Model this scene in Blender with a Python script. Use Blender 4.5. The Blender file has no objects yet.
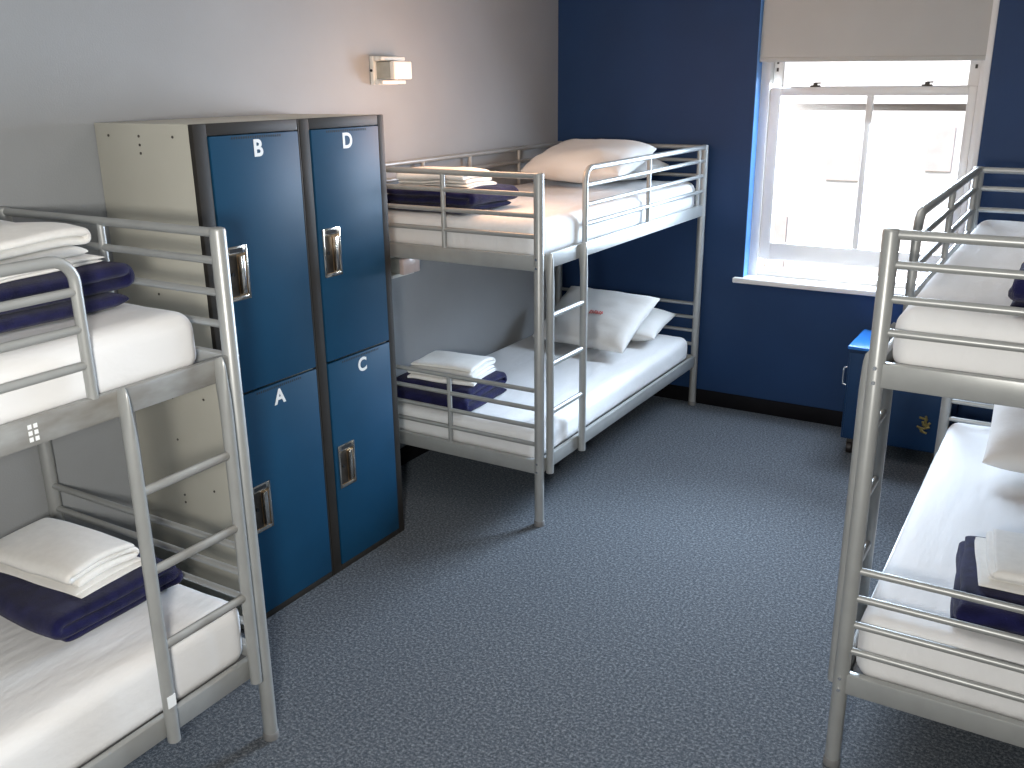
import bpy, bmesh, math, random
from mathutils import Vector, Matrix, noise

scene = bpy.context.scene
COL = scene.collection
R = math.radians

# ------------------------------------------------------------------ materials
def new_mat(name):
    m = bpy.data.materials.new(name); m.use_nodes = True
    nt = m.node_tree
    return m, nt, nt.nodes['Principled BSDF']

def mat(name, col, rough=0.5, metal=0.0, var=0.0, vscale=6.0, bump=0.0, bscale=80.0, spec=0.5,
        sheen=0.0, col2=None, bdist=0.01, detail=3.0, stretch=None):
    m, nt, b = new_mat(name)
    N, L = nt.nodes, nt.links
    b.inputs['Base Color'].default_value = (*col, 1)
    b.inputs['Roughness'].default_value = rough
    b.inputs['Metallic'].default_value = metal
    b.inputs['Specular IOR Level'].default_value = spec
    if sheen: 
        b.inputs['Sheen Weight'].default_value = sheen
        b.inputs['Sheen Roughness'].default_value = 0.5
    tc = N.new('ShaderNodeTexCoord')
    src = tc.outputs['Object']
    if stretch:
        mp = N.new('ShaderNodeMapping'); mp.inputs['Scale'].default_value = stretch
        L.new(src, mp.inputs['Vector']); src = mp.outputs['Vector']
    if var or col2:
        n = N.new('ShaderNodeTexNoise'); n.inputs['Scale'].default_value = vscale; n.inputs['Detail'].default_value = detail
        L.new(src, n.inputs['Vector'])
        r = N.new('ShaderNodeValToRGB'); L.new(n.outputs['Fac'], r.inputs['Fac'])
        c2 = col2 or tuple(c * (1 - var) for c in col)
        c1 = col if col2 else tuple(min(1, c * (1 + var)) for c in col)
        r.color_ramp.elements[0].position = 0.32; r.color_ramp.elements[0].color = (*c2, 1)
        r.color_ramp.elements[1].position = 0.68; r.color_ramp.elements[1].color = (*c1, 1)
        L.new(r.outputs['Color'], b.inputs['Base Color'])
    if bump:
        n2 = N.new('ShaderNodeTexNoise'); n2.inputs['Scale'].default_value = bscale; n2.inputs['Detail'].default_value = 4
        L.new(src, n2.inputs['Vector'])
        bp = N.new('ShaderNodeBump'); bp.inputs['Strength'].default_value = bump; bp.inputs['Distance'].default_value = bdist
        L.new(n2.outputs['Fac'], bp.inputs['Height']); L.new(bp.outputs['Normal'], b.inputs['Normal'])
    return m

M = {}
M['wall_grey'] = mat('grey_wall_paint', (0.312, 0.324, 0.333), 0.6, var=0.03, vscale=2.5, bump=0.25, bscale=160, bdist=0.002, spec=0.3)
M['wall_navy'] = mat('navy_wall_paint', (0.0085, 0.037, 0.112), 0.55, var=0.10, vscale=2.0, bump=0.25, bscale=160, bdist=0.002, spec=0.35)
M['ceiling'] = mat('ceiling_paint', (0.72, 0.71, 0.69), 0.8, var=0.02)
M['white_paint'] = mat('white_window_paint', (0.82, 0.79, 0.755), 0.35, var=0.02)
M['baseboard'] = mat('black_vinyl_baseboard', (0.006, 0.006, 0.008), 0.7, var=0.2, spec=0.12)
M['steel'] = mat('silver_powder_coat', (0.35, 0.358, 0.35), 0.38, 0.3, var=0.05, vscale=14, bump=0.06, bscale=300, bdist=0.001)
M['steel_worn'] = mat('worn_silver_coat', (0.35, 0.355, 0.345), 0.42, 0.2, col2=(0.23, 0.22, 0.20), vscale=16, stretch=(1.5, 0.5, 1.5), bump=0.08, bscale=200, bdist=0.001)
M['bolt'] = mat('bright_bolt_steel', (0.75, 0.76, 0.76), 0.2, 0.9, var=0.03)
M['plastic_foot'] = mat('grey_rubber_foot', (0.16, 0.16, 0.16), 0.6, var=0.1)
M['board'] = mat('dark_bed_base', (0.10, 0.10, 0.105), 0.7, var=0.1)
M['sheet'] = mat('white_cotton_sheet', (0.74, 0.74, 0.74), 0.85, var=0.012, vscale=5, bump=0.28, bscale=7, bdist=0.02, spec=0.2, stretch=(3.0, 0.8, 1.5))
M['pillowcase'] = mat('white_pillowcase', (0.72, 0.71, 0.69), 0.85, var=0.015, vscale=6, bump=0.3, bscale=9, bdist=0.015, spec=0.2)
M['towel'] = mat('white_terry_towel', (0.80, 0.785, 0.75), 0.95, var=0.03, vscale=40, bump=0.6, bscale=420, bdist=0.004, spec=0.1, sheen=0.2)
M['fleece'] = mat('navy_fleece', (0.010, 0.0105, 0.050), 0.95, var=0.35, vscale=22, bump=0.7, bscale=300, bdist=0.005, spec=0.08, sheen=0.12)
M['locker_blue'] = mat('locker_blue_enamel', (0.005, 0.052, 0.115), 0.5, var=0.06, vscale=5, spec=0.25, bump=0.08, bscale=220, bdist=0.001)
M['locker_frame'] = mat('locker_dark_frame', (0.026, 0.023, 0.020), 0.55, 0.0, spec=0.25, var=0.12, vscale=10)
M['locker_cream'] = mat('locker_cream_enamel', (0.49, 0.475, 0.41), 0.5, var=0.03, vscale=4, bump=0.05, bscale=120, bdist=0.001)
M['screw'] = mat('dark_screw', (0.09, 0.08, 0.07), 0.5, 0.5, var=0.1)
M['chrome'] = mat('worn_nickel', (0.62, 0.56, 0.48), 0.22, 1.0, var=0.15, vscale=30)
M['recess'] = mat('brassy_recess', (0.40, 0.27, 0.15), 0.28, 0.9, var=0.35, vscale=25)
M['cup_shade'] = mat('painted_cup_shade', (0.10, 0.085, 0.07), 0.3, 0.8, var=0.3, vscale=30)
M['letter'] = mat('white_vinyl_letter', (0.80, 0.82, 0.82), 0.5, var=0.02)
M['black'] = mat('black_gap', (0.006, 0.006, 0.007), 0.7, var=0.1)
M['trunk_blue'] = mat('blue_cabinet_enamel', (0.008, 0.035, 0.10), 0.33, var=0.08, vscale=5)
M['trunk_top_sheen'] = mat('cabinet_top_painted_sheen', (0.035, 0.19, 0.58), 0.25, var=0.05, vscale=5)  # window reflection painted into the blue of the top
M['reveal_daylight'] = mat('painted_daylight_on_reveal', (0.10, 0.29, 0.66), 0.4, var=0.08)  # navy reveal with the skylight on it put into the colour
M['gold'] = mat('gold_ornament', (0.22, 0.18, 0.06), 0.5, 0.3, var=0.4, vscale=60)
M['rubber'] = mat('black_caster_rubber', (0.02, 0.016, 0.016), 0.5, var=0.2)
M['red_print'] = mat('faded_red_print', (0.62, 0.16, 0.15), 0.8, var=0.1, vscale=80)
M['lamp_white'] = mat('lamp_white_metal', (0.80, 0.78, 0.72), 0.35, var=0.03)
M['lamp_grey'] = mat('lamp_grey_side', (0.42, 0.41, 0.36), 0.4, 0.2, var=0.08, vscale=30)
M['facade'] = mat('pale_facade_outside', (0.80, 0.74, 0.69), 0.9, var=0.05, vscale=1.5)
M['facade_pane'] = mat('facade_window_outside', (0.46, 0.39, 0.36), 0.5, var=0.08)
M['storm'] = mat('storm_sash_tan', (0.17, 0.13, 0.10), 0.6, var=0.08)

def carpet_mat():
    m, nt, b = new_mat('blue_grey_carpet')
    N, L = nt.nodes, nt.links
    tc = N.new('ShaderNodeTexCoord')
    n = N.new('ShaderNodeTexNoise'); n.inputs['Scale'].default_value = 95; n.inputs['Detail'].default_value = 5.0; n.inputs['Roughness'].default_value = 0.8
    L.new(tc.outputs['Object'], n.inputs['Vector'])
    r = N.new('ShaderNodeValToRGB'); L.new(n.outputs['Fac'], r.inputs['Fac'])
    e = r.color_ramp.elements
    e[0].position = 0.36; e[0].color = (0.009, 0.011, 0.015, 1)
    e[1].position = 0.65; e[1].color = (0.225, 0.232, 0.242, 1)
    x = e.new(0.50); x.color = (0.060, 0.067, 0.078, 1)
    n3 = N.new('ShaderNodeTexNoise'); n3.inputs['Scale'].default_value = 2.2; n3.inputs['Detail'].default_value = 3
    L.new(tc.outputs['Object'], n3.inputs['Vector'])
    r3 = N.new('ShaderNodeValToRGB'); L.new(n3.outputs['Fac'], r3.inputs['Fac'])
    r3.color_ramp.elements[0].color = (0.86, 0.86, 0.88, 1); r3.color_ramp.elements[1].color = (1, 1, 1, 1)
    mx = N.new('ShaderNodeMix'); mx.data_type = 'RGBA'; mx.blend_type = 'MULTIPLY'; mx.inputs[0].default_value = 1
    L.new(r.outputs['Color'], mx.inputs[6]); L.new(r3.outputs['Color'], mx.inputs[7])
    L.new(mx.outputs[2], b.inputs['Base Color'])
    b.inputs['Roughness'].default_value = 0.85
    b.inputs['Specular IOR Level'].default_value = 0.3
    b.inputs['Sheen Weight'].default_value = 0.15
    b.inputs['Sheen Tint'].default_value = (0.6, 0.8, 1, 1)
    bp = N.new('ShaderNodeBump'); bp.inputs['Strength'].default_value = 0.7; bp.inputs['Distance'].default_value = 0.006
    L.new(n.outputs['Fac'], bp.inputs['Height']); L.new(bp.outputs['Normal'], b.inputs['Normal'])
    return m
M['carpet'] = carpet_mat()

def glass_mat():
    m = bpy.data.materials.new('window_glass'); m.use_nodes = True
    nt = m.node_tree; N, L = nt.nodes, nt.links
    N.remove(N['Principled BSDF'])
    t = N.new('ShaderNodeBsdfTransparent'); t.inputs['Color'].default_value = (0.97, 0.98, 0.98, 1)
    g = N.new('ShaderNodeBsdfGlossy'); g.inputs['Roughness'].default_value = 0.02
    f = N.new('ShaderNodeFresnel'); f.inputs['IOR'].default_value = 1.45
    mx = N.new('ShaderNodeMixShader')
    L.new(f.outputs[0], mx.inputs[0]); L.new(t.outputs[0], mx.inputs[1]); L.new(g.outputs[0], mx.inputs[2])
    L.new(mx.outputs[0], N['Material Output'].inputs['Surface'])
    return m
M['glass'] = glass_mat()

def blind_mat():
    m, nt, b = new_mat('roller_blind_fabric')
    N, L = nt.nodes, nt.links
    tc = N.new('ShaderNodeTexCoord')
    n = N.new('ShaderNodeTexNoise'); n.inputs['Scale'].default_value = 4; L.new(tc.outputs['Object'], n.inputs['Vector'])
    r = N.new('ShaderNodeValToRGB'); L.new(n.outputs['Fac'], r.inputs['Fac'])
    r.color_ramp.elements[0].color = (0.52, 0.50, 0.46, 1); r.color_ramp.elements[1].color = (0.58, 0.56, 0.52, 1)
    L.new(r.outputs['Color'], b.inputs['Base Color']); b.inputs['Roughness'].default_value = 0.9
    t = N.new('ShaderNodeBsdfTranslucent'); t.inputs['Color'].default_value = (0.55, 0.52, 0.46, 1)
    mx = N.new('ShaderNodeMixShader'); mx.inputs[0].default_value = 0.05
    L.new(b.outputs[0], mx.inputs[1]); L.new(t.outputs[0], mx.inputs[2])
    L.new(mx.outputs[0], N['Material Output'].inputs['Surface'])
    return m
M['blind'] = blind_mat()

def emit_mat(name, col, ecol, s):
    m, nt, b = new_mat(name)
    N, L = nt.nodes, nt.links
    b.inputs['Base Color'].default_value = (*col, 1); b.inputs['Roughness'].default_value = 0.35
    tc = N.new('ShaderNodeTexCoord'); n = N.new('ShaderNodeTexNoise'); n.inputs['Scale'].default_value = 25
    L.new(tc.outputs['Object'], n.inputs['Vector'])
    r = N.new('ShaderNodeValToRGB'); L.new(n.outputs['Fac'], r.inputs['Fac'])
    r.color_ramp.elements[0].color = (*[c * 0.8 for c in ecol], 1); r.color_ramp.elements[1].color = (*ecol, 1)
    L.new(r.outputs['Color'], b.inputs['Emission Color']); b.inputs['Emission Strength'].default_value = s
    return m
M['diffuser_on'] = emit_mat('frosted_diffuser_lit', (0.8, 0.75, 0.68), (1.0, 0.80, 0.62), 0.05)
M['diffuser_off'] = mat('frosted_diffuser', (0.60, 0.47, 0.42), 0.3, var=0.08, vscale=25)

# ------------------------------------------------------------------ mesh helpers
class MB:
    def __init__(s): s.bm = bmesh.new()
    def box(s, x0, x1, y0, y1, z0, z1, bev=0.0, seg=2):
        r = bmesh.ops.create_cube(s.bm, size=1)
        vs = r['verts']
        c = Vector(((x0+x1)/2, (y0+y1)/2, (z0+z1)/2)); d = Vector((abs(x1-x0), abs(y1-y0), abs(z1-z0)))
        for v in vs: v.co = Vector((v.co.x*d.x, v.co.y*d.y, v.co.z*d.z)) + c
        if bev:
            es = list({e for v in vs for e in v.link_edges})
            bmesh.ops.bevel(s.bm, geom=es, offset=min(bev, min(d)*0.49), segments=seg, affect='EDGES', profile=0.5)
        return s
    def tube(s, pts, r, n=14, caps=True, ry=None):
        rl = r if isinstance(r, (list, tuple)) else [r]*len(pts)
        yl = ry if isinstance(ry, (list, tuple)) else [ry or q for q in rl]
        pts = [Vector(p) for p in pts]
        rings = []
        t0 = (pts[1]-pts[0]).normalized()
        up = Vector((0, 0, 1)) if abs(t0.z) < 0.9 else Vector((0, 1, 0))
        a = t0.cross(up).normalized()
        for i, p in enumerate(pts):
            if i == 0: t = (pts[1]-pts[0]).normalized()
            elif i == len(pts)-1: t = (pts[-1]-pts[-2]).normalized()
            else: t = ((pts[i+1]-p).normalized() + (p-pts[i-1]).normalized()).normalized()
            a = (a - t*a.dot(t)).normalized(); b = t.cross(a)
            rings.append([s.bm.verts.new(p + (a*math.cos(2*math.pi*k/n)*rl[i] + b*math.sin(2*math.pi*k/n)*yl[i])) for k in range(n)])
        for i in range(len(rings)-1):
            for k in range(n):
                s.bm.faces.new((rings[i][k], rings[i][(k+1) % n], rings[i+1][(k+1) % n], rings[i+1][k]))
        if caps:
            for ring in (rings[0], rings[-1]):
                s.bm.faces.new(ring)
        return s
    def post(s, x, y, z0, z1, r, n=18):
        # upright tube with softly rounded top
        prof = [(r, z0), (r, z1-r*0.35), (r*0.9, z1-r*0.12), (r*0.65, z1), (0, z1)]
        return s.lathe(x, y, prof, n)
    def lathe(s, x, y, prof, n=18):
        rings = []
        for (rr, z) in prof:
            if rr == 0: rings.append([s.bm.verts.new((x, y, z))])
            else: rings.append([s.bm.verts.new((x+rr*math.cos(2*math.pi*k/n), y+rr*math.sin(2*math.pi*k/n), z)) for k in range(n)])
        for i in range(len(rings)-1):
            A, B = rings[i], rings[i+1]
            for k in range(n):
                if len(A) == 1 and len(B) == 1: continue
                if len(B) == 1: s.bm.faces.new((A[k], A[(k+1) % n], B[0]))
                elif len(A) == 1: s.bm.faces.new((A[0], B[(k+1) % n], B[k]))
                else: s.bm.faces.new((A[k], A[(k+1) % n], B[(k+1) % n], B[k]))
        if len(rings[0]) > 1: s.bm.faces.new(list(reversed(rings[0])))
        return s
    def build(s, name, material, parent=None, smooth=True, xf=None, loc=None, angle=40, subsurf=0):
        bm = s.bm
        if xf is not None:
            for v in bm.verts: v.co = Vector(xf(v.co))
        bmesh.ops.recalc_face_normals(bm, faces=bm.faces)
        me = bpy.data.meshes.new(name)
        bm.to_mesh(me); bm.free()
        if smooth:
            me.polygons.foreach_set('use_smooth', [True]*len(me.polygons))
            me.set_sharp_from_angle(angle=R(angle))
        me.materials.append(material)
        o = bpy.data.objects.new(name, me); COL.objects.link(o)
        if parent is not None: o.parent = parent
        if loc is not None: o.location = loc
        if subsurf:
            md = o.modifiers.new('subsurf', 'SUBSURF'); md.levels = subsurf; md.render_levels = subsurf
        return o

def tag(o, label=None, cat=None, group=None, kind=None):
    if label: o['label'] = label
    if cat: o['category'] = cat
    if group: o['group'] = group
    if kind: o['kind'] = kind
    return o

def thing(name, label, cat, loc=(0, 0, 0), group=None):
    o = bpy.data.objects.new(name, None); COL.objects.link(o)
    o.empty_display_size = 0.1
    o.location = loc
    return tag(o, label, cat, group)

def struct(o): o['kind'] = 'structure'; return o

# ------------------------------------------------------------------ room dimensions
XW, YB, ZC = 3.56, -6.1, 2.78
WX0, WX1, WZ0, WZ1 = 1.256, 2.432, 0.83, 2.50       # window opening
RD = 0.24                                            # wall thickness at the window

struct(MB().box(-0.15, XW+0.15, YB-0.15, RD, -0.12, 0).build('floor', M['carpet'], smooth=False))
struct(MB().box(-0.15, XW+0.15, YB-0.15, RD, ZC, ZC+0.12).build('ceiling', M['ceiling'], smooth=False))
struct(MB().box(-0.15, 0, YB-0.15, RD, 0, ZC).build('wall_left', M['wall_grey'], smooth=False))
struct(MB().box(XW, XW+0.15, YB-0.15, RD, 0, ZC).build('wall_right', M['wall_grey'], smooth=False))
struct(MB().box(0, XW, YB-0.15, YB, 0, ZC).build('wall_front', M['wall_grey'], smooth=False))
wb = MB()
wb.box(0, WX0, 0, RD, 0, ZC); wb.box(WX1, XW, 0, RD, 0, ZC)
wb.box(WX0, WX1, 0, RD, 0, WZ0-0.03); wb.box(WX0, WX1, 0, RD, WZ1, ZC)
struct(wb.build('wall_back', M['wall_navy'], smooth=False))
struct(MB().box(0, XW, -0.012, 0, 0, 0.095, 0.004).build('baseboard_back', M['baseboard']))
struct(MB().box(0, 0.012, YB, -0.012, 0, 0.095, 0.004).build('baseboard_left', M['baseboard']))
struct(MB().box(XW-0.012, XW, YB, -0.012, 0, 0.095, 0.004).build('baseboard_right', M['baseboard']))

# ------------------------------------------------------------------ window
win = bpy.data.objects.new('window_1', None); COL.objects.link(win); win.location = (WX0, 0, WZ0); struct(win)
WW = WX1-WX0; WH = WZ1-WZ0
def wpart(name, boxes, m, parent=win, bev=0.004):
    mb = MB()
    for b in boxes: mb.box(*b, bev)
    return mb.build(name, m, parent)
yc0, yc1 = 0.085, 0.20
wpart('window_frame', [(0, 0.055, yc0, yc1, 0, WH), (WW-0.055, WW, yc0, yc1, 0, WH), (0.055, WW-0.055, yc0, yc1, WH-0.06, WH),
                       (0.055, WW-0.055, yc0+0.02, yc1+0.03, 0, 0.035)], M['white_paint'])
# lower sash (inner) and upper sash (outer)
ls = wpart('lower_sash', [(0.057, 0.118, 0.10, 0.137, 0.10, 1.075), (WW-0.098, WW-0.057, 0.10, 0.137, 0.10, 1.075),
                          (0.118, WW-0.098, 0.10, 0.137, 0.10, 0.20), (0.118, WW-0.098, 0.10, 0.137, 1.03, 1.075)], M['white_paint'])
wpart('muntin', [(0.583, 0.616, 0.105, 0.132, 0.19, 1.04)], M['white_paint'], ls)
for k, (a, b) in enumerate(((0.118, 0.583), (0.616, WW-0.098))):
    wpart('pane', [(a, b, 0.117, 0.121, 0.195, 1.035)], M['glass'], ls, 0)
for x in (0.30, WW-0.30):
    lk = MB().box(x-0.025, x+0.025, 0.105, 0.135, 1.0755, 1.085, 0.002)
    lk.lathe(x, 0.12, [(0.012, 1.085), (0.012, 1.098), (0, 1.098)], 12)
    lk.box(x-0.004, x+0.03, 0.112, 0.122, 1.092, 1.10, 0.002)
    o = lk.build('sash_lock', M['screw'], ls)
us = wpart('upper_sash', [(0.057, 0.11, 0.142, 0.178, 1.04, WH-0.06), (WW-0.11, WW-0.057, 0.142, 0.178, 1.04, WH-0.06),
                          (0.11, WW-0.11, 0.142, 0.178, 1.04, 1.078), (0.11, WW-0.11, 0.142, 0.178, WH-0.11, WH-0.06)], M['white_paint'])
wpart('pane', [(0.11, WW-0.11, 0.158, 0.162, 1.07, WH-0.11)], M['glass'], us, 0)
for z in (1.16, 1.20):
    wpart('sash_pin', [(0.072, 0.084, 0.139, 0.1425, z, z+0.02)], M['screw'], us, 0.001)
    wpart('sash_pin', [(WW-0.084, WW-0.072, 0.139, 0.1425, z, z+0.02)], M['screw'], us, 0.001)
wpart('storm_sash', [(0.05, WW-0.05, 0.205, 0.225, 0.948, 0.985), (0.056, 0.075, 0.205, 0.225, 0.035, 0.945), (WW-0.075, WW-0.056, 0.205, 0.225, 0.035, 0.945)], M['storm'])
struct(MB().box(WX0-0.05, WX1+0.05, -0.045, 0.0, WZ0-0.03, WZ0, 0.006).box(WX0+0.001, WX1-0.001, -0.01, yc0+0.03, WZ0-0.03, WZ0, 0.0).build('trim_1', M['white_paint']))
struct(MB().box(WX0+0.0005, WX0+0.004, 0.0, yc0-0.001, WZ0+0.002, WZ1-0.001).build('reveal_daylight_strip', M['reveal_daylight'], smooth=False))  # added thin strip that carries the painted daylight on the left reveal
# white inner bead strip at the edges of the reveal
struct(MB().box(WX1-0.03, WX1-0.001, 0.01, 0.085, WZ0+0.002, WZ1-0.001, 0.003).build('trim_2', M['white_paint']))

bl = thing('roller_blind', 'pale beige roller blind pulled part way down the window', 'blind', ((WX0+WX1)/2, 0.036, WZ1-0.07))
bl.rotation_euler = (0, R(0.7), 0)
hw = WW/2-0.008
zb = 2.045-(WZ1-0.07)
mb = MB()
nx, nz = 2, 40
MB.box(mb, -hw, hw, -0.0012, 0.0012, zb, 0.02)
mb.build('blind_fabric', M['blind'], bl, smooth=False)
MB().box(-hw, hw, -0.006, 0.006, zb-0.012, zb+0.012, 0.004).build('bottom_bar', M['blind'], bl)
MB().tube([(-hw-0.004, 0.0, 0.03), (hw+0.004, 0.0, 0.03)], 0.028).build('blind_roller', M['white_paint'], bl)

# ------------------------------------------------------------------ the building across the street
fb = thing('building', 'sunlit pale building across the street, seen washed out through the window', 'building', (1.0, 11.0, -4.0))
MB().box(-14, 14, 0, 4, -3, 9.2).build('facade_wall', M['facade'], fb, smooth=False)
for (x, z, fw_, fh) in [(-0.32, 4.55, 0.38, 0.68), (-1.85, 4.35, 0.55, 0.75), (-2.75, 2.7, 0.32, 1.0), (1.6, 4.5, 0.4, 0.7), (3.2, 4.5, 0.4, 0.7), (-4.6, 4.4, 0.5, 0.75), (-6.4, 4.4, 0.5, 0.75),
                        (-0.4, 2.0, 0.5, 0.9), (1.6, 2.0, 0.5, 0.9), (-4.6, 1.9, 0.5, 0.9), (-1.8, 7.0, 0.5, 0.8), (0.6, 7.0, 0.5, 0.8), (3.2, 7.0, 0.5, 0.8), (-4.6, 7.0, 0.5, 0.8)]:
    f = MB().box(x, x+fw_, -0.05, 0.0, z, z+fh).build('facade_window', M['facade_pane'], fb, smooth=False)

# ------------------------------------------------------------------ bunk beds
BW, BL, BH = 0.958, 1.953, 1.592
PR = 0.022
UP = [1.578, 1.503, 1.416, 1.329]
LO = [0.648, 0.563, 0.479, 0.394]
UB, LB = (1.183, 1.25), (0.255, 0.322)     # beams

def arc(c, r, a0, a1, n, plane):
    out = []
    for i in range(n+1):
        a = a0+(a1-a0)*i/n
        out.append(plane(c, r*math.cos(a), r*math.sin(a)))
    return out

def make_bunk(loc, sx, sy, label, lad_y, extra=None):
    """local frame: x 0 = wall side, BW = room side ; y 0 = ladder end, BL = other end"""
    t = thing('bunk_bed', label, 'bunk bed', loc, 'silver metal bunk beds')
    xf = lambda c: (c.x*sx, c.y*sy, c.z)
    st = M['steel']
    def P(mb, name, parent=t, m=st, **k): return mb.build(name, m, parent, xf=xf, **k)
    for x in (0, BW):
        for y in (0, BL):
            p = P(MB().post(x, y, 0.012, BH, PR), 'post')
            P(MB().lathe(x, y, [(PR+0.003, 0), (PR+0.003, 0.02), (PR, 0.024), (0, 0.024)]), 'foot_cap', p, M['plastic_foot'])
            oy = -1 if y == 0 else 1
            for (b0, b1) in (UB, LB):
                for zz in (b0+0.015, b1-0.013):
                    b = MB(); b.tube([(x, y+oy*(PR-0.004), zz), (x, y+oy*(PR+0.004), zz)], 0.0055, 10)
                    P(b, 'bolt', p, M['bolt'])
    # end panels
    for y in (0, BL):
        for zs, (b0, b1) in ((UP, UB), (LO, LB)):
            for z in zs:
                P(MB().tube([(PR*0.6, y, z), (BW-PR*0.6, y, z)], 0.0125 if z > UB[1]+0.3 else 0.0105), 'end_rail')
            P(MB().box(PR*0.6, BW-PR*0.6, y-0.014, y+0.014, b0, b1, 0.006), 'end_beam')
            if not (y == BL and zs is LO) or True:
                P(MB().tube([(BW/2-0.005, y, b1-0.003), (BW/2-0.005, y, zs[0])], 0.0115), 'end_upright')
    for x in (0, BW):
        for (b0, b1) in (UB, LB):
            P(MB().box(x-0.0115, x+0.0115, PR*0.6, BL-PR*0.6, b0, b1, 0.006), 'side_beam', t, M['steel_worn'] if extra and b0 > 1 else st)
    for (b0, b1) in (UB, LB):
        s = MB()
        P(s.box(0.016, BW-0.016, 0.018, BL-0.018, b0+0.012, b0+0.03), 'bed_base', m=M['board'], smooth=False)
    # room side guard rail with a rounded corner toward the ladder
    g0, r = 0.425, 0.055
    z0 = UP[0]
    pts = [(BW, g0, UB[1]-0.004), (BW, g0, z0-r)]
    pts += [(BW, g0+r-r*math.cos(a), z0-r+r*math.sin(a)) for a in [math.pi/2*i/6 for i in range(1, 7)]]
    pts += [(BW, BL-0.06, z0), (BW, BL-PR*0.6, z0)]
    g = P(MB().tube(pts, 0.0135), 'guard_rail')
    for z in UP[1:]:
        P(MB().tube([(BW, g0, z), (BW, BL-PR*0.6, z)], 0.0105), 'guard_bar', g)
    for y in (g0+0.72, BL-0.085):
        P(MB().tube([(BW, y, UB[1]-0.003), (BW, y, z0)], 0.0115), 'guard_upright', g)
    # wall side rail
    w = P(MB().tube([(0, PR*0.6, z0), (0, BL-PR*0.6, z0)], 0.0125), 'wall_rail')
    P(MB().tube([(0, PR*0.6, UP[1]), (0, BL-PR*0.6, UP[1])], 0.0105), 'guard_bar', w)
    for y in (0.50, 0.93, 1.45):
        P(MB().tube([(0, y, UB[1]-0.003), (0, y, z0)], 0.0115), 'guard_upright', w)
    # ladder hooked over the upper side beam
    lad = bpy.data.objects.new('ladder', None); COL.objects.link(lad); lad.parent = t
    rr = 0.0175
    xo = BW+0.0115+rr
    for y in lad_y:
        zs = [1.252, 1.246, 1.23, 1.20, 1.17, 1.14, 1.10, 1.0, 0.70, 0.25]
        rx = [0.004, 0.007, 0.009, 0.011, 0.0135, 0.016, rr, rr, rr, rr]
        ry = [0.019, 0.0215, 0.023, 0.0225, 0.021, 0.019, rr, rr, rr, rr]
        P(MB().tube([(BW+0.0115+q, y, z) for q, z in zip(rx, zs)], rx, 18, ry=ry), 'ladder_rail', lad)
    for z in (0.982, 0.762, 0.54):
        P(MB().tube([(xo, lad_y[0], z), (xo, lad_y[1], z)], 0.0105, 12, ry=0.013), 'rung', lad, M['steel_worn'] if extra else st)
    if extra: extra(P, t, lad, xo)
    return t

AX = 0.0385
BA = (AX, -2.0)           # origin of bunk A (wall side, ladder end)
BB = (2.532+BW, -2.94)
BC = (AX, -3.704)

make_bunk((*BA, 0), 1, 1, 'silver metal bunk bed in the far left corner between the lockers and the blue wall', (0.047, 0.365))
make_bunk((*BB, 0), -1, 1, 'silver metal bunk bed at the right edge of the photo in front of the window', (0.052, 0.41))
def c_extra(P, t, lad, xo):
    P(MB().box(xo+0.0160, xo+0.0183, 0.352, 0.378, 0.365, 0.40), 'sticker', lad, M['letter'], smooth=False)
    for i in range(3):
        for j in range(2):
            z = 1.196+i*0.015
            P(MB().box(BW+0.0112, BW+0.0125, 0.577+j*0.014, 0.586+j*0.014, z, z+0.010), 'sticker', t, M['letter'], smooth=False)
make_bunk((*BC, 0), 1, -1, 'silver metal bunk bed in the left foreground, cut off by the photo edge', (0.06, 0.362), c_extra)

# ------------------------------------------------------------------ soft things
def axis_list(h, r, n, k=4):
    e = [h-r+r*math.sin(math.pi/2*i/k) for i in range(k+1)]
    e2 = [h-r*(1-i/k) for i in range(k+1)]
    inner = [-(h-r)+2*(h-r)*i/n for i in range(1, n)]
    return [-v for v in reversed(e2)] + inner + e2

def rounded_slab(hx, hy, hz, r, nx, ny, nz, disp=None):
    mb = MB(); bm = mb.bm
    ax = [axis_list(hx, r, nx), axis_list(hy, r, ny), axis_list(hz, min(r, hz*0.98), nz)]
    H = (hx, hy, hz)
    cache = {}
    def V(p):
        key = tuple(round(c, 6) for c in p)
        if key not in cache:
            v = Vector(p)
            inn = Vector([max(-(H[i]-r), min(H[i]-r, v[i])) for i in range(3)])
            d = v-inn
            if d.length > 1e-9:
                # project box shell on to a rounded shell
                m = max(abs(d.x), abs(d.y), abs(d.z)); v = inn + d.normalized()*m
            if disp: v = disp(v)
            cache[key] = bm.verts.new(v)
        return cache[key]
    for d in range(3):
        u, w = (d+1) % 3, (d+2) % 3
        for s in (-1, 1):
            A, B = ax[u], ax[w]
            for i in range(len(A)-1):
                for j in range(len(B)-1):
                    q = []
                    for (a, b) in ((A[i], B[j]), (A[i+1], B[j]), (A[i+1], B[j+1]), (A[i], B[j+1])):
                        p = [0, 0, 0]; p[d] = s*H[d]; p[u] = a; p[w] = b
                        q.append(V(p))
                    if len(set(q)) == 4: bm.faces.new(q)
    return mb

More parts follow.
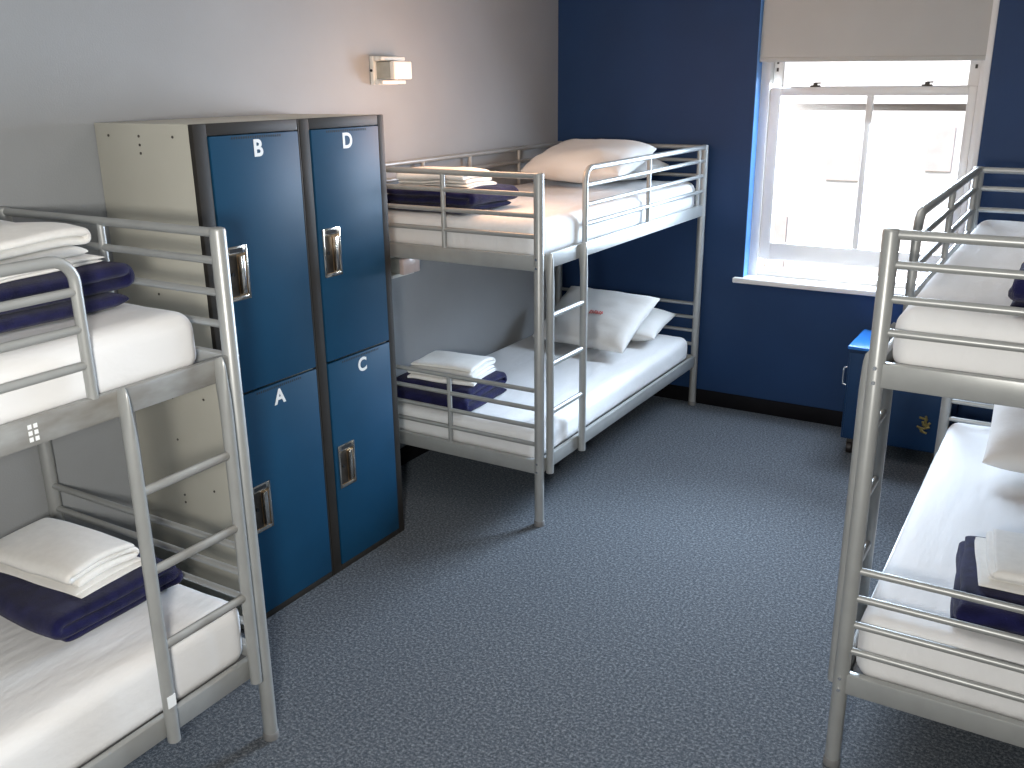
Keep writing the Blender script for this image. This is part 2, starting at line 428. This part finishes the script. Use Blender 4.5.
def make_mattress(cx, cy, z0, z1, label, seed, group, crump=None, short=0.0):
    hx, hy, hz = BW/2-0.026, BL/2-0.026-short/2, (z1-z0)/2
    rnd = Vector((seed*3.1, seed*7.7, seed*1.3))
    def disp(v):
        n = noise.noise(Vector((v.x*5, v.y*1.6, v.z*3))+rnd)
        n2 = noise.noise(Vector((v.x*14, v.y*4, v.z*9))+rnd)
        k = 1.0 if v.z > 0 else 0.3
        dz = (0.004*n+0.002*n2)*k
        # corners pulled a little by the fitted sheet
        out = v.copy(); out.z += dz if v.z > 0 else 0
        side = max(abs(v.x)/hx, abs(v.y)/hy)
        if side > 0.98: 
            s = 0.003*noise.noise(Vector((v.x*9, v.y*9, v.z*5))+rnd) + 0.003*(1-(v.z/hz)**2)
            if abs(v.x)/hx > 0.98: out.x += math.copysign(s, v.x)
            else: out.y += math.copysign(s, v.y)
        if crump:
            d = (Vector((v.x, v.y))-Vector(crump)).length
            if d < 0.35:
                f = (1-d/0.35)**2
                w = math.sin((v.x*0.8+v.z*1.2-v.y*0.4)*55+3*noise.noise(v*6))
                out.z += 0.007*w*f*(1 if v.z > 0 else 0.4)
                if v.x/hx > 0.97: out.x += 0.006*w*f
        return out
    mb = rounded_slab(hx, hy, hz, 0.05, 26, 52, 3, disp)
    o = mb.build('mattress', M['sheet'], None, loc=(cx, cy, (z0+z1)/2), angle=80)
    def top(x, y):
        v = Vector((x-cx, y-cy, hz))
        return z1 + 0.004*noise.noise(Vector((v.x*5, v.y*1.6, v.z*3))+rnd)+0.002*noise.noise(Vector((v.x*14, v.y*4, v.z*9))+rnd)
    tag(o, label, 'mattress', group)
    return top

MAT = {}
grp = 'mattresses in white fitted sheets'
cA = (BA[0]+BW/2, BA[1]+BL/2); cB = (BB[0]-BW/2, BB[1]+BL/2); cC = (BC[0]+BW/2, BC[1]-BL/2)
TU, TLA, TLB, TLC = 1.385, 0.445, 0.492, 0.492
zu, zl = UB[0]+0.030, LB[0]+0.030
MAT['A1'] = make_mattress(*cA, zu, TU, 'white-sheeted mattress on the top bunk in the far left corner', 1, grp)
MAT['A0'] = make_mattress(*cA, zl, TLA, 'white-sheeted mattress on the bottom bunk in the far left corner', 2, grp, (0.40, -0.80))
MAT['B1'] = make_mattress(*cB, zu, TU, 'white-sheeted mattress on the top bunk at the right edge', 3, grp)
MAT['B0'] = make_mattress(*cB, zl, TLB, 'white-sheeted mattress on the bottom bunk at the right edge', 4, grp)
MAT['C1'] = make_mattress(cC[0], cC[1]-0.022, zu, TU, 'white-sheeted mattress on the top bunk in the left foreground', 5, grp, None, 0.044)
MAT['C0'] = make_mattress(*cC, zl, TLC, 'white-sheeted mattress on the bottom bunk in the left foreground', 6, grp)

def folded(name, m, n, w, d, t, loc, rot, label, cat, group, seed, wob=0.006, jit=0.012, sag=0.0, first=1, base=None):
    """serpentine folded cloth: n layers of thickness t, folds along +-y (width w), layer ends on +-x (depth d)"""
    rnd = random.Random(seed)
    ca, sa = math.cos(R(rot)), math.sin(R(rot))
    half = w/2
    pts = []   # (y, z, layer)
    ends = [[-half+rnd.uniform(0, jit), half-rnd.uniform(0, jit)] for _ in range(n+1)]
    rr = t/2
    sgn = first
    for i in range(n):
        z = (i+0.5)*t
        ya, yb = (-1, 1) if sgn > 0 else (1, -1)
        NS = 14
        e0 = half-rr-rnd.uniform(0, jit) if False else None
        y_start = ya*(half-rr-(jit*0.5 if i == 0 else 0))
        y_end = yb*(half-rr)
        for k in range(NS+1):
            f = k/NS
            pts.append((y_start+(y_end-y_start)*f, z, i))
        if i < n-1:
            jx = rnd.uniform(0.55, 1.5)
            for k in range(1, 6):
                a = -math.pi/2+math.pi*k/6
                pts.append((y_end+yb*rr*jx*math.cos(a), z+rr+rr*math.sin(a), i+0.5))
        sgn = -sgn
    # normals
    P = [Vector((p[0], p[1])) for p in pts]
    Nn = []
    for i in range(len(P)):
        a = P[max(0, i-1)]; b = P[min(len(P)-1, i+1)]
        tt = (b-a).normalized(); Nn.append(Vector((-tt.y, tt.x)))
    NX = 18
    lay_off = [rnd.uniform(-jit, jit) for _ in range(n+2)]
    lay_off2 = [rnd.uniform(-jit, jit) for _ in range(n+2)]
    xs = [-1+2*k/NX for k in range(NX+1)]
    prof = [1.0]*(NX+1)
    # rounded cut ends
    ringx, ringh = [], []
    for k, v in enumerate([0, 0.10, 0.3, 0.6, 1.0]):
        ringx.append(-d/2+v*t*0.55); ringh.append(math.sqrt(max(0.12, 1-(1-v)**2)))
    mid = [-d/2+t*0.55+(d-1.1*t)*k/NX for k in range(1, NX)]
    rx = ringx+mid+[-x for x in reversed(ringx)]
    rh = ringh+[1.0]*len(mid)+list(reversed(ringh))
    sv = Vector((seed*1.7, seed*2.3, seed*0.9))
    mb = MB(); bm = mb.bm
    rings = []
    H = n*t
    for x, h in zip(rx, rh):
        Lr, Rr = [], []
        for i, p in enumerate(pts):
            li = p[2]; lo = lay_off[int(li)]*(1-(li % 1))+lay_off[int(li)+1]*(li % 1)
            lo2 = lay_off2[int(li)]*(1-(li % 1))+lay_off2[int(li)+1]*(li % 1)
            f = (x/(d/2)+1)/2
            xx = x+(lo2*f+lo*(1-f))
            hh = t*0.485*h
            if i == 0 or i == len(pts)-1: hh *= 0.5
            for side, lst in ((1, Lr), (-1, Rr)):
                q = P[i]+Nn[i]*hh*side
                v = Vector((xx, q.x, q.y))
                up = max(0, min(1, v.z/H))
                nz = noise.noise(Vector((v.x*5, v.y*5, 0.3*v.z))+sv)
                nb = noise.noise_vector(Vector((v.x*7, v.y*7, v.z*7))+sv)
                v.z += wob*1.2*up*nz - sag*up*((2*v.x/d)**2*0.5+(2*v.y/w)**2*0.5)
                v.x += wob*nb.x; v.y += wob*nb.y
                v.z = max(v.z, 0.0)
                if base: v.z += base(loc[0]+v.x*ca-v.y*sa, loc[1]+v.x*sa+v.y*ca)-loc[2]+0.003
                lst.append(bm.verts.new(v))
        rings.append((Lr, Rr))
    for a in range(len(rings)-1):
        (L0, R0), (L1, R1) = rings[a], rings[a+1]
        m_ = len(L0)
        for i in range(m_-1):
            bm.faces.new((L0[i], L0[i+1], L1[i+1], L1[i]))
            bm.faces.new((R0[i], R1[i], R1[i+1], R0[i+1]))
        bm.faces.new((L0[0], L1[0], R1[0], R0[0]))
        bm.faces.new((L0[-1], R0[-1], R1[-1], L1[-1]))
    for (Lr, Rr) in (rings[0], rings[-1]):
        for i in range(len(Lr)-1):
            bm.faces.new((Lr[i], Rr[i], Rr[i+1], Lr[i+1]))
    o = mb.build(name, m, None, angle=70, subsurf=1)
    o.location = loc; o.rotation_euler = (0, 0, R(rot))
    tag(o, label, cat, group)
    def top(X, Y):
        dx, dy = X-loc[0], Y-loc[1]
        x, y = dx*ca+dy*sa, -dx*sa+dy*ca
        x = max(-d/2, min(d/2, x)); y = max(-w/2, min(w/2, y))
        b = base(X, Y) if base else loc[2]
        return b + H + wob*1.2*noise.noise(Vector((x*5, y*5, 0.3*H))+sv) - sag*((2*x/d)**2*0.5+(2*y/w)**2*0.5)
    return top

def stack(x0, x1, y0, y1, mk, bh, bn, brot, where, seed, tow, along_x=False, first=1):
    cx, cy = (x0+x1)/2, (y0+y1)/2
    w, d = (x1-x0, y1-y0) if along_x else (y1-y0, x1-x0)
    if along_x: brot += 90
    top = folded('folded_blanket', M['fleece'], bn, w, d, bh/bn, (cx, cy, MAT[mk](cx, cy)), brot, 'folded navy fleece blanket lying on ' + where,
                 'blanket', 'folded navy blankets on the beds', seed, wob=0.009, jit=0.016, sag=0.008, base=MAT[mk], first=first)
    for k, (tx, ty, w, d, h, n, rot, lab) in enumerate(tow):
        top = folded('folded_towel', M['towel'], n, w, d, h/n, (tx, ty, top(tx, ty)), rot, lab + where, 'towel',
                     'folded white towels on the blankets', seed*7+k*3, wob=0.006, jit=0.010, sag=0.006, base=top, first=first)

TT = 'thick folded white towel, upper of two, on '
TB = 'thin folded white towel, lower of two, on '
wC1, wC0 = 'top bunk in left foreground', 'bottom bunk in left foreground'
wA1, wA0 = 'top bunk in far left corner', 'bottom bunk in far left corner'
wB1, wB0 = 'top bunk at right edge', 'bottom bunk at right edge'
stack(0.24, 0.755, -4.18, -3.77, 'C0', 0.110, 3, 0, wC0, 11,
      [(0.525, -3.985, 0.245, 0.38, 0.020, 2, 5, TB), (0.515, -3.985, 0.23, 0.36, 0.066, 3, 5, TT)])
stack(0.24, 0.77, -4.25, -3.815, 'C1', 0.115, 3, 2, wC1, 12,
      [(0.52, -4.035, 0.37, 0.40, 0.026, 2, 4, TB), (0.51, -4.04, 0.35, 0.37, 0.075, 3, 3, TT)], first=-1)
stack(0.11, 0.57, -1.95, -1.56, 'A0', 0.115, 3, 3, wA0, 13,
      [(0.355, -1.745, 0.29, 0.36, 0.022, 2, 10, TB), (0.355, -1.74, 0.27, 0.34, 0.062, 3, 8, TT)], first=-1)
stack(0.12, 0.625, -1.94, -1.56, 'A1', 0.110, 3, -2, wA1, 14,
      [(0.365, -1.77, 0.28, 0.38, 0.020, 2, 3, TB), (0.365, -1.77, 0.26, 0.36, 0.058, 3, 3, TT)], True)
stack(2.775, 3.28, -2.86, -2.38, 'B0', 0.10, 3, 4, wB0, 15,
      [(3.02, -2.60, 0.32, 0.40, 0.022, 2, 8, TB), (3.03, -2.595, 0.30, 0.37, 0.05, 3, 7, TT)])
folded('folded_blanket', M['fleece'], 3, 0.44, 0.5, 0.036, (3.065, -2.67, TU), 0, 'folded navy fleece blanket lying on '+wB1, 'blanket', 'folded navy blankets on the beds', 16, wob=0.009, jit=0.016, base=MAT['B1'])

def make_pillow(w, h, t, pose, label, seed, ears=0.10, sagb=0.0, marks=False):
    """w along local x, h along local y, thickness t along local z; pose is a 4x4"""
    mb = MB(); bm = mb.bm
    N = 30
    sv = Vector((seed*2.1, seed*5.3, seed*0.7))
    def surf(u, v, s):
        # outline pulled in between the corners
        x = w/2*u*(1-ears*(1-v*v)*abs(u)**3*0.6)
        y = h/2*v*(1-ears*(1-u*u)*abs(v)**3*0.6)
        k = ((1-abs(u)**2.6)*(1-abs(v)**2.6))
        z = s*(t/2)*(max(k, 0)**0.42)
        f = max(k, 0)**0.3
        n1 = noise.noise(Vector((u*1.7, v*1.7, s*0.8))+sv); n2 = noise.noise(Vector((u*5, v*5, s))+sv)
        z += f*(0.016*n1+0.005*n2)
        # creases running in from corners
        ang = math.atan2(v, u)
        z += f*0.004*math.sin(ang*9+3*n1)*(abs(u)+abs(v))*0.5
        z += sagb*(u*u)*0.5
        return Vector((x, y, z))
    us = [math.sin(math.pi/2*(-1+2*i/N)) for i in range(N+1)]
    top = [[None]*(N+1) for _ in range(N+1)]; bot = [[None]*(N+1) for _ in range(N+1)]
    for i in range(N+1):
        for j in range(N+1):
            top[i][j] = bm.verts.new(surf(us[i], us[j], 1))
            edge = i in (0, N) or j in (0, N)
            bot[i][j] = top[i][j] if edge else bm.verts.new(surf(us[i], us[j], -1))
    for i in range(N):
        for j in range(N):
            bm.faces.new((top[i][j], top[i+1][j], top[i+1][j+1], top[i][j+1]))
            q = (bot[i][j], bot[i][j+1], bot[i+1][j+1], bot[i+1][j])
            if len(set(q)) == 4:
                try: bm.faces.new(q)
                except ValueError: pass
    o = mb.build('pillow', M['pillowcase'], None, angle=120)
    o.matrix_world = pose
    tag(o, label, 'pillow', 'white pillows at the heads of the beds')
    if marks:
        # faded red print, too small to read: short strokes
        pm = MB()
        rs = random.Random(5)
        def on(u, v, up=0.0016):
            p = surf(u, v, 1); q = surf(u+0.01, v, 1); r_ = surf(u, v+0.01, 1)
            nn = (q-p).cross(r_-p).normalized()
            return p+nn*up
        for k in range(6):
            u0 = 0.0+k*0.050
            strokes = [((u0, -0.16), (u0, -0.05)), ((u0, -0.06), (u0+0.026, -0.06-0.07*(k % 2))), ((u0+0.004, -0.14+0.03*(k % 3)), (u0+0.026, -0.13+0.02*(k % 2)))]
            for (a, b) in strokes:
                pm.tube([on(*a), on(*b)], 0.003, 6)
        pm.build('printed_mark', M['red_print'], o)
    return o

def pose(base, yaw, tilt, w, h, roll=0):
    """pillow whose lower long edge is centred on base, leaning back (+y) by tilt degrees from horizontal"""
    return Matrix.Translation(base) @ Matrix.Rotation(R(yaw), 4, 'Z') @ Matrix.Rotation(R(tilt), 4, 'X') @ Matrix.Rotation(R(roll), 4, 'Y') @ Matrix.Translation((0, h/2, 0))

make_pillow(0.58, 0.40, 0.12, pose((0.50, -0.455, TU+0.062), 2, 3, 0.58, 0.42), 'white pillow lying flat behind another on ' + wA1, 3)
make_pillow(0.62, 0.46, 0.18, pose((0.505, -0.82, TU+0.088), -3, 14, 0.62, 0.47), 'plump white pillow leaning in front on ' + wA1, 4, ears=0.05)
make_pillow(0.60, 0.42, 0.13, pose((0.60, -0.49, TLA+0.068), 4, 8, 0.60, 0.42), 'white pillow tucked behind the printed pillow on ' + wA0, 5)
make_pillow(0.63, 0.47, 0.14, pose((0.54, -0.77, TLA+0.060), -7, 30, 0.63, 0.47), 'white pillow with a small faded red print on ' + wA0, 6, marks=True)
make_pillow(0.66, 0.50, 0.17, pose((3.075, -1.70, TLB+0.075), 2, 19, 0.66, 0.5), 'white pillow in the shade at the head of ' + wB0, 7, ears=0.04)

# ------------------------------------------------------------------ lockers
LX = 0.4885; LY0, LY1, LH = -3.3155, -2.3562, 1.83
lk = thing('locker', 'four-door steel locker with blue doors lettered A to D and cream sides', 'locker', (0.004, LY0, 0))
W = LY1-LY0; D = LX-0.004
cm = M['locker_cream']
MB().box(0, D-0.02, 0, 0.006, 0.0, LH, 0.002).build('side_panel', cm, lk)
MB().box(0, D-0.02, W-0.006, W, 0.0, LH, 0.002).build('side_panel', cm, lk)
MB().box(0, 0.006, 0.006, W-0.006, 0.0, LH-0.006).build('back_panel', cm, lk, smooth=False)
MB().box(0, D-0.02, 0.0065, W/2-0.0015, LH-0.008, LH, 0.002).build('top_panel', cm, lk)
MB().box(0, D-0.02, W/2+0.0015, W-0.0065, LH-0.008, LH, 0.002).build('top_panel', cm, lk)
MB().box(0.006, D-0.02, W/2-0.006, W/2+0.006, 0.0, LH-0.01).build('divider', cm, lk, smooth=False)
for z in (0.03, 0.905):
    MB().box(0.006, D-0.025, 0.007, W/2-0.007, z, z+0.006).box(0.006, D-0.025, W/2+0.007, W-0.007, z, z+0.006).build('shelf', cm, lk, smooth=False)
fr = MB()
fx0, fx1 = D-0.02, D
cols = [(0.058, 0.470), (0.530, 0.921)]
fr.box(fx0, fx1, 0, cols[0][0], 0, LH, 0.003); fr.box(fx0, fx1, cols[1][1], W, 0, LH, 0.003)
fr.box(fx0, fx1, cols[0][1], W/2-0.001, 0, LH, 0.003); fr.box(fx0, fx1, W/2+0.001, cols[1][0], 0, LH, 0.003)
for (a, b) in cols:
    fr.box(fx0, fx1-0.0005, a, b, LH-0.038, LH, 0.002); fr.box(fx0, fx1-0.0005, a, b, 0, 0.026, 0.002)
fr.build('front_frame', M['locker_frame'], lk)
def text_mesh(ch, size):
    cu = bpy.data.curves.new('txt', 'FONT'); cu.body = ch; cu.size = size; cu.extrude = 0.0006; cu.offset = 0.0022
    cu.align_x = 'CENTER'; cu.align_y = 'CENTER'
    ob = bpy.data.objects.new('txt', cu); COL.objects.link(ob)
    bpy.context.view_layer.update()
    dg = bpy.context.evaluated_depsgraph_get()
    me = bpy.data.meshes.new_from_object(ob.evaluated_get(dg))
    bpy.data.objects.remove(ob)
    return me
for ci, (a, b) in enumerate(cols):
    for ri, (z0, z1) in enumerate(((0.911, 1.790), (0.028, 0.903))):
        ch = [['B', 'A'], ['D', 'C']][ci][ri]
        d = MB().box(D-0.014, D+0.004, a+0.003, b-0.003, z0, z1, 0.004).build('door', M['locker_blue'], lk)
        tag(d, 'blue locker door lettered %s' % ch)
        # vent slits along the top edge
        vs = MB()
        for k in range(22):
            yy = (a+b)/2-0.11+k*0.0105
            vs.box(D+0.0035, D+0.0046, yy, yy+0.005, z1-0.014, z1-0.006)
        vs.build('vent_slits', M['black'], d, smooth=False)
        me = text_mesh(ch, 0.078); me.name = 'letter'; me.materials.append(M['letter'])
        t = bpy.data.objects.new('letter', me); COL.objects.link(t); t.parent = d
        cy_ = [0.268, 0.728][ci] if ri == 0 else [0.264, 0.735][ci]
        cz_ = 1.740 if ri == 0 else 0.850
        t.matrix_local = Matrix.Translation((D+0.0048, cy_, cz_)) @ Matrix(((0, 0, 1, 0), (1, 0, 0, 0), (0, 1, 0, 0), (0, 0, 0, 1)))
        tag(t, 'white letter %s' % ch)
        # recessed latch: plate rim, painted cup shade, curved pull and keyhole
        hy0 = [0.070, 0.548][ci] + 0.004; hy1 = hy0+0.098
        hz1 = 1.428 if ri == 0 else 0.552; hz0 = hz1-0.186
        x = D+0.004
        h = MB().box(x, x+0.004, hy0, hy0+0.010, hz0, hz1, 0.001).box(x, x+0.004, hy1-0.010, hy1, hz0, hz1, 0.001) \
            .box(x, x+0.004, hy0+0.010, hy1-0.010, hz1-0.026, hz1, 0.001).box(x, x+0.004, hy0+0.010, hy1-0.010, hz0, hz0+0.014, 0.001).build('latch_plate', M['chrome'], d)
        tag(h, 'worn nickel recessed latch')
        MB().box(x-0.0005, x+0.001, hy0+0.010, hy1-0.010, hz0+0.014, hz1-0.026).build('latch_recess', M['recess'], h, smooth=False)
        MB().box(x+0.0008, x+0.0016, hy0+0.012, hy0+0.050, hz0+0.016, hz1-0.028).build('latch_shadow_cup', M['cup_shade'], h, smooth=False)  # thin dark plate painted as shade in the left half of the recess
        cl = MB()
        pz0, pz1 = hz0+0.022, hz1-0.034
        yc = hy0+0.056
        cl.box(x+0.001, x+0.018, yc-0.004, yc+0.002, pz0, pz1, 0.0015)
        cl.box(x+0.001, x+0.010, yc+0.002, yc+0.022, pz0, pz1, 0.0015)
        cl.build('pull', M['chrome'], h)
        MB().tube([(x+0.001, hy0+0.026, (hz0+hz1)/2), (x+0.006, hy0+0.026, (hz0+hz1)/2)], 0.007, 12).build('keyhole', M['black'], h)
        MB().box(x+0.004, x+0.0046, hy0+0.02, hy1-0.02, hz1-0.021, hz1-0.007).build('number_plate', M['black'], h, smooth=False)
# screws on the cream side
for (sx_, sz) in [(0.07, 1.79), (0.225, 1.79), (0.225, 1.762), (0.225, 1.735), (0.39, 1.79), (0.07, 1.29), (0.225, 1.29), (0.225, 1.26), (0.39, 1.29), (0.39, 0.90), (0.225, 0.91), (0.225, 0.88),
                  (0.225, 0.72), (0.39, 0.55), (0.225, 0.50), (0.225, 0.47), (0.07, 0.9)]:
    MB().tube([(sx_, 0.0005, sz), (sx_, -0.002, sz)], 0.0045, 10).build('screw', M['screw'], lk)

# ------------------------------------------------------------------ wall lamps
def wall_lamp(z, label, on):
    t = thing('wall_lamp', label, 'wall lamp', (0, -1.83, z), 'reading lamps on the grey wall')
    y1 = 0.185
    MB().box(0.0, 0.022, 0, y1, -0.064, 0.064, 0.004).build('back_plate', M['lamp_white'], t)
    for s in (-1, 1):
        b = MB()
        z0 = 0.052*s
        b.box(0.022, 0.050, 0.004, y1-0.004, z0-0.010, z0+0.010, 0.004)
        b.box(0.053, 0.070, 0.004, y1-0.004, z0-0.009, z0+0.009, 0.004)
        b.box(0.048, 0.056, 0.010, y1-0.010, z0-0.006, z0+0.006)
        b.build('flange', M['lamp_white'], t)
    MB().box(0.022, 0.100, 0.022, y1-0.032, -0.038, 0.038, 0.004).build('lamp_body', M['lamp_grey'], t)
    MB().box(0.100, 0.128, 0.020, y1-0.030, -0.040, 0.040, 0.006, 3).build('diffuser', M['diffuser_on' if on else 'diffuser_off'], t)
    MB().tube([(0.011, 0.001, 0.0), (0.011, -0.006, 0.0)], 0.006, 12).build('switch', M['black'], t)
    return t
wall_lamp(2.006, 'white wall lamp with square glass front above the corner top bunk', True)
wall_lamp(1.092, 'small wall lamp low on the grey wall, half hidden under the corner top bunk', False)

# ------------------------------------------------------------------ blue cabinet under the window
cb = thing('cabinet', 'low blue metal cabinet on casters under the window beside the right-hand bunk', 'cabinet', (1.985, -0.45, 0))
cw, cd, cz0, cz1 = 0.52, 0.40, 0.095, 0.595
MB().box(0, cw, 0.012, cd, cz0, cz1, 0.006).build('cabinet_body', M['trunk_blue'], cb)
tag(MB().box(-0.006, cw+0.006, -0.004, cd+0.004, cz1, cz1+0.018, 0.006).build('cabinet_top', M['trunk_top_sheen'], cb), 'blue top brightened by painted window light')
dd = MB().box(0.012, cw-0.012, 0.0, 0.0115, cz0+0.012, cz1-0.015, 0.004).build('door', M['trunk_blue'], cb)
orn = MB()
rs = random.Random(3)
for k in range(13):
    a = rs.uniform(0, 6.28); q = rs.uniform(0, 1)
    ox, oz = 0.415+0.03*math.cos(a)*q, 0.255+0.055*math.sin(a)*q
    l_ = rs.uniform(0.008, 0.02); b2 = rs.uniform(0, 3.14)
    orn.tube([(ox-l_*math.cos(b2), -0.003, oz-l_*math.sin(b2)), (ox, -0.006, oz), (ox+l_*math.cos(b2), -0.003, oz+l_*math.sin(b2))], 0.006, 8)
tag(orn.build('ornament', M['gold'], dd), 'blotchy gold ornament on the cabinet front')
MB().tube([(0.0, 0.03, 0.39), (-0.018, 0.03, 0.395), (-0.020, 0.03, 0.42), (-0.020, 0.03, 0.46), (-0.018, 0.03, 0.485), (0.0, 0.03, 0.49)], 0.005, 10).build('side_handle', M['bolt'], cb)
for x in (0.045, cw-0.045):
    for y in (0.06, cd-0.05):
        c = MB().tube([(x-0.012, y, 0.0335), (x+0.012, y, 0.0335)], 0.033, 18).build('caster', M['rubber'], cb)
        MB().box(x-0.016, x+0.016, y-0.014, y+0.014, 0.065, cz0, 0.003).box(x-0.017, x-0.0135, y-0.012, y+0.012, 0.03, 0.075, 0.001).box(x+0.0135, x+0.017, y-0.012, y+0.012, 0.03, 0.075, 0.001).build('caster_fork', M['screw'], c)

# ------------------------------------------------------------------ light
w = bpy.data.worlds.new('World'); scene.world = w; w.use_nodes = True
nt = w.node_tree
bg = nt.nodes['Background']
sky = nt.nodes.new('ShaderNodeTexSky'); sky.sky_type = 'NISHITA'
sky.sun_disc = False; sky.sun_elevation = R(48); sky.sun_rotation = R(200); sky.air_density = 1.0; sky.dust_density = 1.5
nt.links.new(sky.outputs['Color'], bg.inputs['Color']); bg.inputs['Strength'].default_value = 0.55

def light(kind, name, loc, energy, col, size=None, target=None, size_y=None):
    l = bpy.data.lights.new(name, kind); l.energy = energy; l.color = col
    if kind == 'AREA':
        l.size = size
        if size_y: l.shape = 'RECTANGLE'; l.size_y = size_y
    elif kind == 'POINT': l.shadow_soft_size = size
    o = bpy.data.objects.new(name, l); COL.objects.link(o); o.location = loc
    if target is not None:
        o.rotation_euler = (Vector(target)-Vector(loc)).to_track_quat('-Z', 'Y').to_euler()
    return o
s = light('SUN', 'sun', (0, -10, 20), 5.0, (1.0, 0.95, 0.90)); s.data.angle = R(1)
s.rotation_euler = Vector((0.25, 1.0, -1.0)).to_track_quat('-Z', 'Y').to_euler()
# daylight entering at the window, falling from the sky down into the room
wl = light('AREA', 'window_daylight', ((WX0+WX1)/2, 0.30, 1.45), 175, (0.66, 0.81, 1.0), 1.1, (1.35, -1.4, 0.25), 1.15)
wl.data.spread = R(140)
# added unseen ceiling fill, and a flash-like fill beside the camera
light('AREA', 'ceiling_fill', (1.9, -2.0, 2.74), 10, (1.0, 0.95, 0.88), 0.9, (1.9, -2.2, 0))
light('AREA', 'flash_fill', (2.72, -5.5, 1.80), 64, (1.0, 0.965, 0.90), 0.2, (0.9, -3.2, 0.7))
light('POINT', 'warm_wall_fill', (0.60, -1.75, 1.85), 16.0, (1.0, 0.56, 0.32), 0.2)  # added warm fill for the wall glow, standing clear of the wall lamp

# ------------------------------------------------------------------ camera (solved from the photograph)
cx, cy, ch, yaw, pit, rol, f = (2.92718, -5.39909, 1.94214, 0.54708, -0.31136, -0.01131, 933.72556)
fw = Vector((-math.sin(yaw)*math.cos(pit), math.cos(yaw)*math.cos(pit), math.sin(pit)))
r_ = Vector((math.cos(yaw), math.sin(yaw), 0)); u_ = r_.cross(fw)
r2 = r_*math.cos(rol)+u_*math.sin(rol); u2 = -r_*math.sin(rol)+u_*math.cos(rol)
cam = bpy.data.cameras.new('camera'); co = bpy.data.objects.new('camera', cam); COL.objects.link(co)
cam.sensor_width = 36; cam.lens = f/1024*36; cam.clip_start = 0.05
mw = Matrix.Identity(4)
for i in range(3):
    mw[i][0] = r2[i]; mw[i][1] = u2[i]; mw[i][2] = -fw[i]
mw[0][3], mw[1][3], mw[2][3] = cx, cy, ch
co.matrix_world = mw
scene.camera = co
scene.view_settings.view_transform = 'Standard'
scene.view_settings.exposure = 0.0
